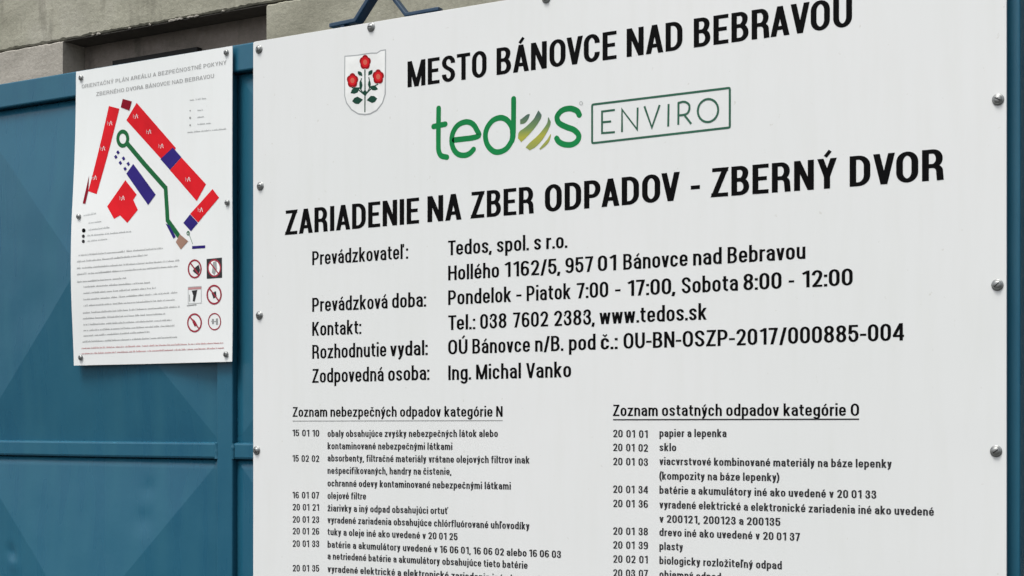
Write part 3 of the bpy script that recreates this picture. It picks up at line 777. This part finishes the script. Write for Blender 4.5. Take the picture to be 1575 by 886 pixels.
# ------------------------------------------------------------------ the small poster
px0, px1 = X(117, -.012), X(358, -.0115)
pz1 = at(117, 110.5, -.012).z; pz0 = at(117, 562.5, -.012).z
apx = gx_bar0 - pw / 2; apz = (ztop1 + zr0) / 2
def surf(x, z):
    """front face of the poster: lies on the frame at the right, pushed out by the panel's point at the left"""
    u = (x - px0) / (px1 - px0); v = (z - pz0) / (pz1 - pz0)
    y = -.0125 - .0125 * math.exp(-(((x - apx) / .12) ** 2 + ((z - apz) / .19) ** 2))
    y -= .0007 * math.sin(v * 5.1 + .4) * (1 - u) * 1.0 + .0022 * math.sin(u * 5.6 + v * 2) * (1 - abs(2 * v - 1)) + .0012 * math.exp(-v * 14) * math.sin(u * 7 + 1)
    return y
pos = empty('site_plan_poster', ((px0 + px1) / 2, -.01, pz0), 'small white site plan notice with red, blue and green map, left of the large board', 'poster')
NX, NZ = 40, 60; vs = []; fs = []
for s_, th in ((0, 0), (1, .0015)):
    for j in range(NZ + 1):
        for i in range(NX + 1):
            x = px0 + (px1 - px0) * i / NX; z = pz0 + (pz1 - pz0) * j / NZ
            vs.append((x, surf(x, z) + th, z))
n1 = (NX + 1) * (NZ + 1)
for j in range(NZ):
    for i in range(NX):
        a = j * (NX + 1) + i; fs.append((a, a + 1, a + NX + 2, a + NX + 1)); fs.append((a + n1, a + NX + 1 + n1, a + NX + 2 + n1, a + 1 + n1))
for i in range(NX):
    fs.append((i, i + n1, i + 1 + n1, i + 1)); a = NZ * (NX + 1) + i; fs.append((a, a + 1, a + 1 + n1, a + n1))
for j in range(NZ):
    a = j * (NX + 1); fs.append((a, a + NX + 1, a + NX + 1 + n1, a + n1)); a += NX; fs.append((a, a + n1, a + NX + 1 + n1, a + NX + 1))
mesh_obj('poster_sheet', vs, fs, POSTER, pos, smooth=False)
class Pix2(Pix):
    def __call__(s, x, y):
        Y = -.01
        for _ in range(4):
            v = at(s.o[0] + x / s.o[2], s.o[1] + y / s.o[2], Y); Y = surf(v.x, v.z)
        return (v.x, v.z)
Z1 = Pix2(100, 60, 3.281, 0); Z2 = Pix2(100, 310, 3.281, 0)
front = lambda x, z: surf(x, z) - .0004
def pp(): return Print(0)
def done(pr, name): return pr.build(name, pos, post=front, cut=.012)
V2 = lambda p: Vector(p)
pr = pp()
def ptext(pr, txt, a, b, cap, t, mat, space=.3): pr.text(txt, V2(a), V2(b), cap, t, 1.1, mat, 3, .15, space)
ptext(pr, 'ORIENTAČNÝ PLÁN AREÁLU A BEZPEČNOSTNÉ POKYNY', Z1(85, 250), Z1(815, 128), .0078, .12, HGREY, .42); done(pr, 'poster_heading')
pr = pp(); ptext(pr, 'ZBERNÉHO DVORA BÁNOVCE NAD BEBRAVOU', Z1(158, 288), Z1(752, 196), .0078, .12, HGREY, .42); done(pr, 'poster_heading')
def shape(name, fn, L, mat, marks=()):
    pr = pp(); pr.lay = 15 if mat is not RED else 0; pr.poly(fn.pts(L), mat); pr.lay += 4
    for (x, y, f2) in marks:
        q = lambda a, b: f2(x + a, y + b)
        pen(pr, [q(-13, -10), q(-12, 10)], .0016, PINK, False, False); pen(pr, [q(-4, 12), q(4, -10), q(10, 10)], .0013, PWHITE, False, False); pen(pr, [q(-12, 0), q(12, -4)], .0013, PINK, False, False)
    return done(pr, name)
shape('map_block', Z1, [(222, 338), (275, 352), (160, 783), (118, 768)], RED, ((228, 425, Z1), (192, 552, Z1), (150, 700, Z1)))
shape('map_block', Z1, [(122, 690), (118, 768), (103, 832), (90, 830)], DRED)
shape('map_block', Z1, [(292, 302), (338, 315), (325, 362), (282, 345)], DRED)
shape('map_block', Z1, [(362, 322), (560, 550), (510, 632), (310, 410)], RED, ((358, 390, Z1), (425, 468, Z1), (487, 540, Z1)))
shape('map_block', Z1, [(545, 548), (588, 596), (530, 660), (482, 606)], NAVY)
shape('map_block', Z1, [(588, 598), (712, 733), (665, 818), (530, 662)], RED, ((622, 708, Z1),))
shape('map_block', Z1, [(345, 630), (458, 785), (420, 838), (310, 680)], NAVY)
shape('map_block', Z1, [(305, 712), (362, 785), (345, 812), (368, 862), (315, 928), (278, 890), (248, 908), (213, 845)], RED, ((290, 803, Z1),))
shape('map_block', Z2, [(745, -63), (778, -20), (672, 106), (632, 62)], RED, ((685, 42, Z2),))
shape('map_block', Z2, [(632, 64), (671, 108), (636, 150), (598, 108)], NAVY)
pr = pp(); pen(pr, Z1.pts([(296, 322), (318, 328), (312, 346), (298, 340), (296, 322)]), .0012, PWHITE, False, False); done(pr, 'map_mark')
pr = pp(); pen(pr, Z1.pts(ell(292, 503, 25, 36, n=24)), .0080, PGREEN, False, False); done(pr, 'map_route')
pr = pp(); pen(pr, Z1.pts([(308, 520), (400, 630), (508, 752), (518, 915), (600, 1030)]), .0098, PGREEN, False, False); done(pr, 'map_route')
shape('map_block', Z2, [(508, 110), (530, 122), (560, 178), (548, 188)], NAVY)
shape('map_block', Z2, [(580, 165), (622, 200), (585, 242), (560, 205)], TAN)
pr = pp(); pen(pr, Z2.pts([(585, 185), (600, 205), (580, 220), (572, 200)]), .0014, DRED, False, False); done(pr, 'map_mark')
for (x, y) in ((268, 572), (296, 603), (320, 630), (257, 595), (280, 625), (304, 655)):
    shape('map_square', Z1, [(x - 9, y - 2), (x + 1, y - 11), (x + 9, y + 2), (x - 1, y + 11)], NAVY)
pr = pp(); pen(pr, Z2.pts([(620, 150), (632, 180), (645, 215)]), .0010, PGREEN, False, False); pen(pr, Z2.pts(ell(622, 160, 6, 9, n=10)), .002, PGREEN, False, False); done(pr, 'map_route')
def greek(pr, fn, x0, y0, x1, y1, hgt, mat):
    """small print too small to read: word groups of fine vertical and level pen marks"""
    x = x0; L = x1 - x0
    while x < x1 - 8:
        wl = min(random.uniform(18, 60), x1 - x); c = x
        while c < x + wl:
            yy = y0 + (y1 - y0) * (c - x0) / L; hh = hgt * random.choice((.75, .75, 1, 1.15, .7))
            pen(pr, [fn(c, yy), fn(c, yy - hh)], .00095, mat, False, False)
            if random.random() < .8:
                k = .38 * hgt; pen(pr, [fn(c, yy - k), fn(c + 5, yy - k - .3)], .0010, mat, False, False)
            pr.lay = 0; c += random.uniform(4.5, 6.5)
        x += wl + 6
for (x0, x1, y0, y1) in ((70, 490, 276, 240), (62, 415, 308, 274), (62, 575, 341, 302), (62, 570, 372, 330), (62, 310, 410, 390), (95, 440, 435, 412), (95, 460, 467, 440), (95, 565, 499, 463), (95, 550, 530, 500), (92, 580, 566, 535), (92, 515, 595, 570), (95, 540, 626, 602), (95, 555, 655, 630), (95, 440, 682, 661), (90, 565, 712, 688)):
    pr = pp(); greek(pr, Z2, x0, y0, x1, y1, 9.5, HGREY); done(pr, 'poster_text_line')
for (x0, x1, y0, y1) in ((85, 810, 745, 717), (85, 800, 772, 743)):
    pr = pp(); greek(pr, Z2, x0, y0, x1, y1, 9, PINK); done(pr, 'poster_text_line')
for (fn, x0, x1, y0, y1, hh) in ((Z1, 632, 712, 313, 303, 9), (Z1, 670, 705, 364, 360, 8), (Z1, 670, 700, 399, 395, 8), (Z1, 670, 735, 434, 428, 8), (Z1, 620, 810, 475, 457, 8), (Z2, 95, 160, 75, 64, 11), (Z2, 120, 180, 112, 104, 9), (Z2, 120, 228, 147, 134, 9), (Z2, 115, 332, 176, 155, 9), (Z2, 115, 215, 204, 193, 9)):
    pr = pp(); greek(pr, fn, x0, y0, x1, y1, hh, LGREY); done(pr, 'legend_text')
for (fn, x, y, r, m) in ((Z2, 95, 146, 11, BLACK), (Z2, 93, 175, 9, SOFT), (Z2, 93, 201, 9, SOFT), (Z1, 632, 362, 4, GREY), (Z1, 632, 398, 6, GREY), (Z1, 632, 435, 5, GREY)):
    pr = pp(); pr.poly(fn.pts(ell(x, y, r * .85, r, n=10)[:-1]), m); done(pr, 'legend_dot')
pr = pp(); ptext(pr, 'ul. smer', Z2(642, 240), Z2(708, 236), .0055, .2, NAVY) if False else None
pen(pr, [Z2(642, 232), Z2(708, 228)], .0055, NAVY, False, False); done(pr, 'map_mark')
# prohibition pictograms
def ring(pr, fn, x, y, rx, ry, wd, mat, slash=True):
    pen(pr, fn.pts(ell(x, y, rx, ry, n=24)), wd, mat, False, False)
    if slash: pen(pr, fn.pts([(x - rx * .68, y - ry * .68), (x + rx * .68, y + ry * .68)]), wd * .85, mat, False, False)
pr = pp(); pr.poly(Z2.pts([(655, 335), (675, 318), (682, 345), (672, 372), (658, 362), (645, 350)]), SOFT); pr.lay = 3; ring(pr, Z2, 655, 340, 32, 44, .0034, SIGNRED); done(pr, 'pictogram')
pr = pp(); pr.poly(Z2.pts([(715, 290), (792, 283), (793, 384), (716, 390)]), SOFT); pr.lay = 3
pr.poly(Z2.pts(ell(754, 336, 34, 45, n=22)[:-1]), PWHITE); pr.lay = 6; pr.poly(Z2.pts([(748, 305), (765, 300), (768, 340), (756, 372), (742, 360)]), GREY); pr.lay = 8
ring(pr, Z2, 754, 336, 31, 41, .0032, SIGNRED); done(pr, 'pictogram')
pr = pp(); pen(pr, Z2.pts([(622, 432), (688, 428), (688, 512), (622, 516), (622, 432)]), .0012, LGREY, False, False); pr.poly(Z2.pts([(640, 450), (668, 446), (662, 475), (655, 505), (645, 503), (648, 474)]), SOFT)
pen(pr, Z2.pts([(628, 470), (630, 505)]), .0020, GREY, False, False); pen(pr, Z2.pts([(615, 526), (664, 520)]), .0018, GREY, False, False); pen(pr, Z2.pts([(622, 440), (688, 436)]), .004, PINK, False, False); done(pr, 'pictogram')
pr = pp(); pr.poly(Z2.pts([(740, 462), (762, 452), (765, 480), (750, 490)]), SOFT); pr.lay = 3; ring(pr, Z2, 753, 470, 35, 46, .0036, SIGNRED); done(pr, 'pictogram')
pr = pp(); pr.poly(Z2.pts([(640, 590), (655, 600), (668, 622), (655, 632), (645, 612)]), DRED); pr.lay = 3; ring(pr, Z2, 654, 612, 34, 44, .0034, SIGNRED); done(pr, 'pictogram')
pr = pp(); pr.poly(Z2.pts([(742, 592), (752, 592), (752, 618), (742, 618)]), GREY); pr.poly(Z2.pts([(762, 590), (772, 590), (772, 622), (762, 622)]), GREY); pr.lay = 3; ring(pr, Z2, 755, 606, 31, 41, .0024, SIGNRED, False)
pen(pr, Z2.pts([(738, 605), (772, 605)]), .0014, GREY, False, False); done(pr, 'pictogram')
for (px, py) in ((123.5, 119.5), (347, 80.5), (120, 333), (348.5, 311.5), (123, 550), (346.5, 545)):
    Y = -.008
    for _ in range(3): v = at(px, py, Y); Y = surf(v.x, v.z)
    bolt(px, py, Y, pos, BM2, .82)
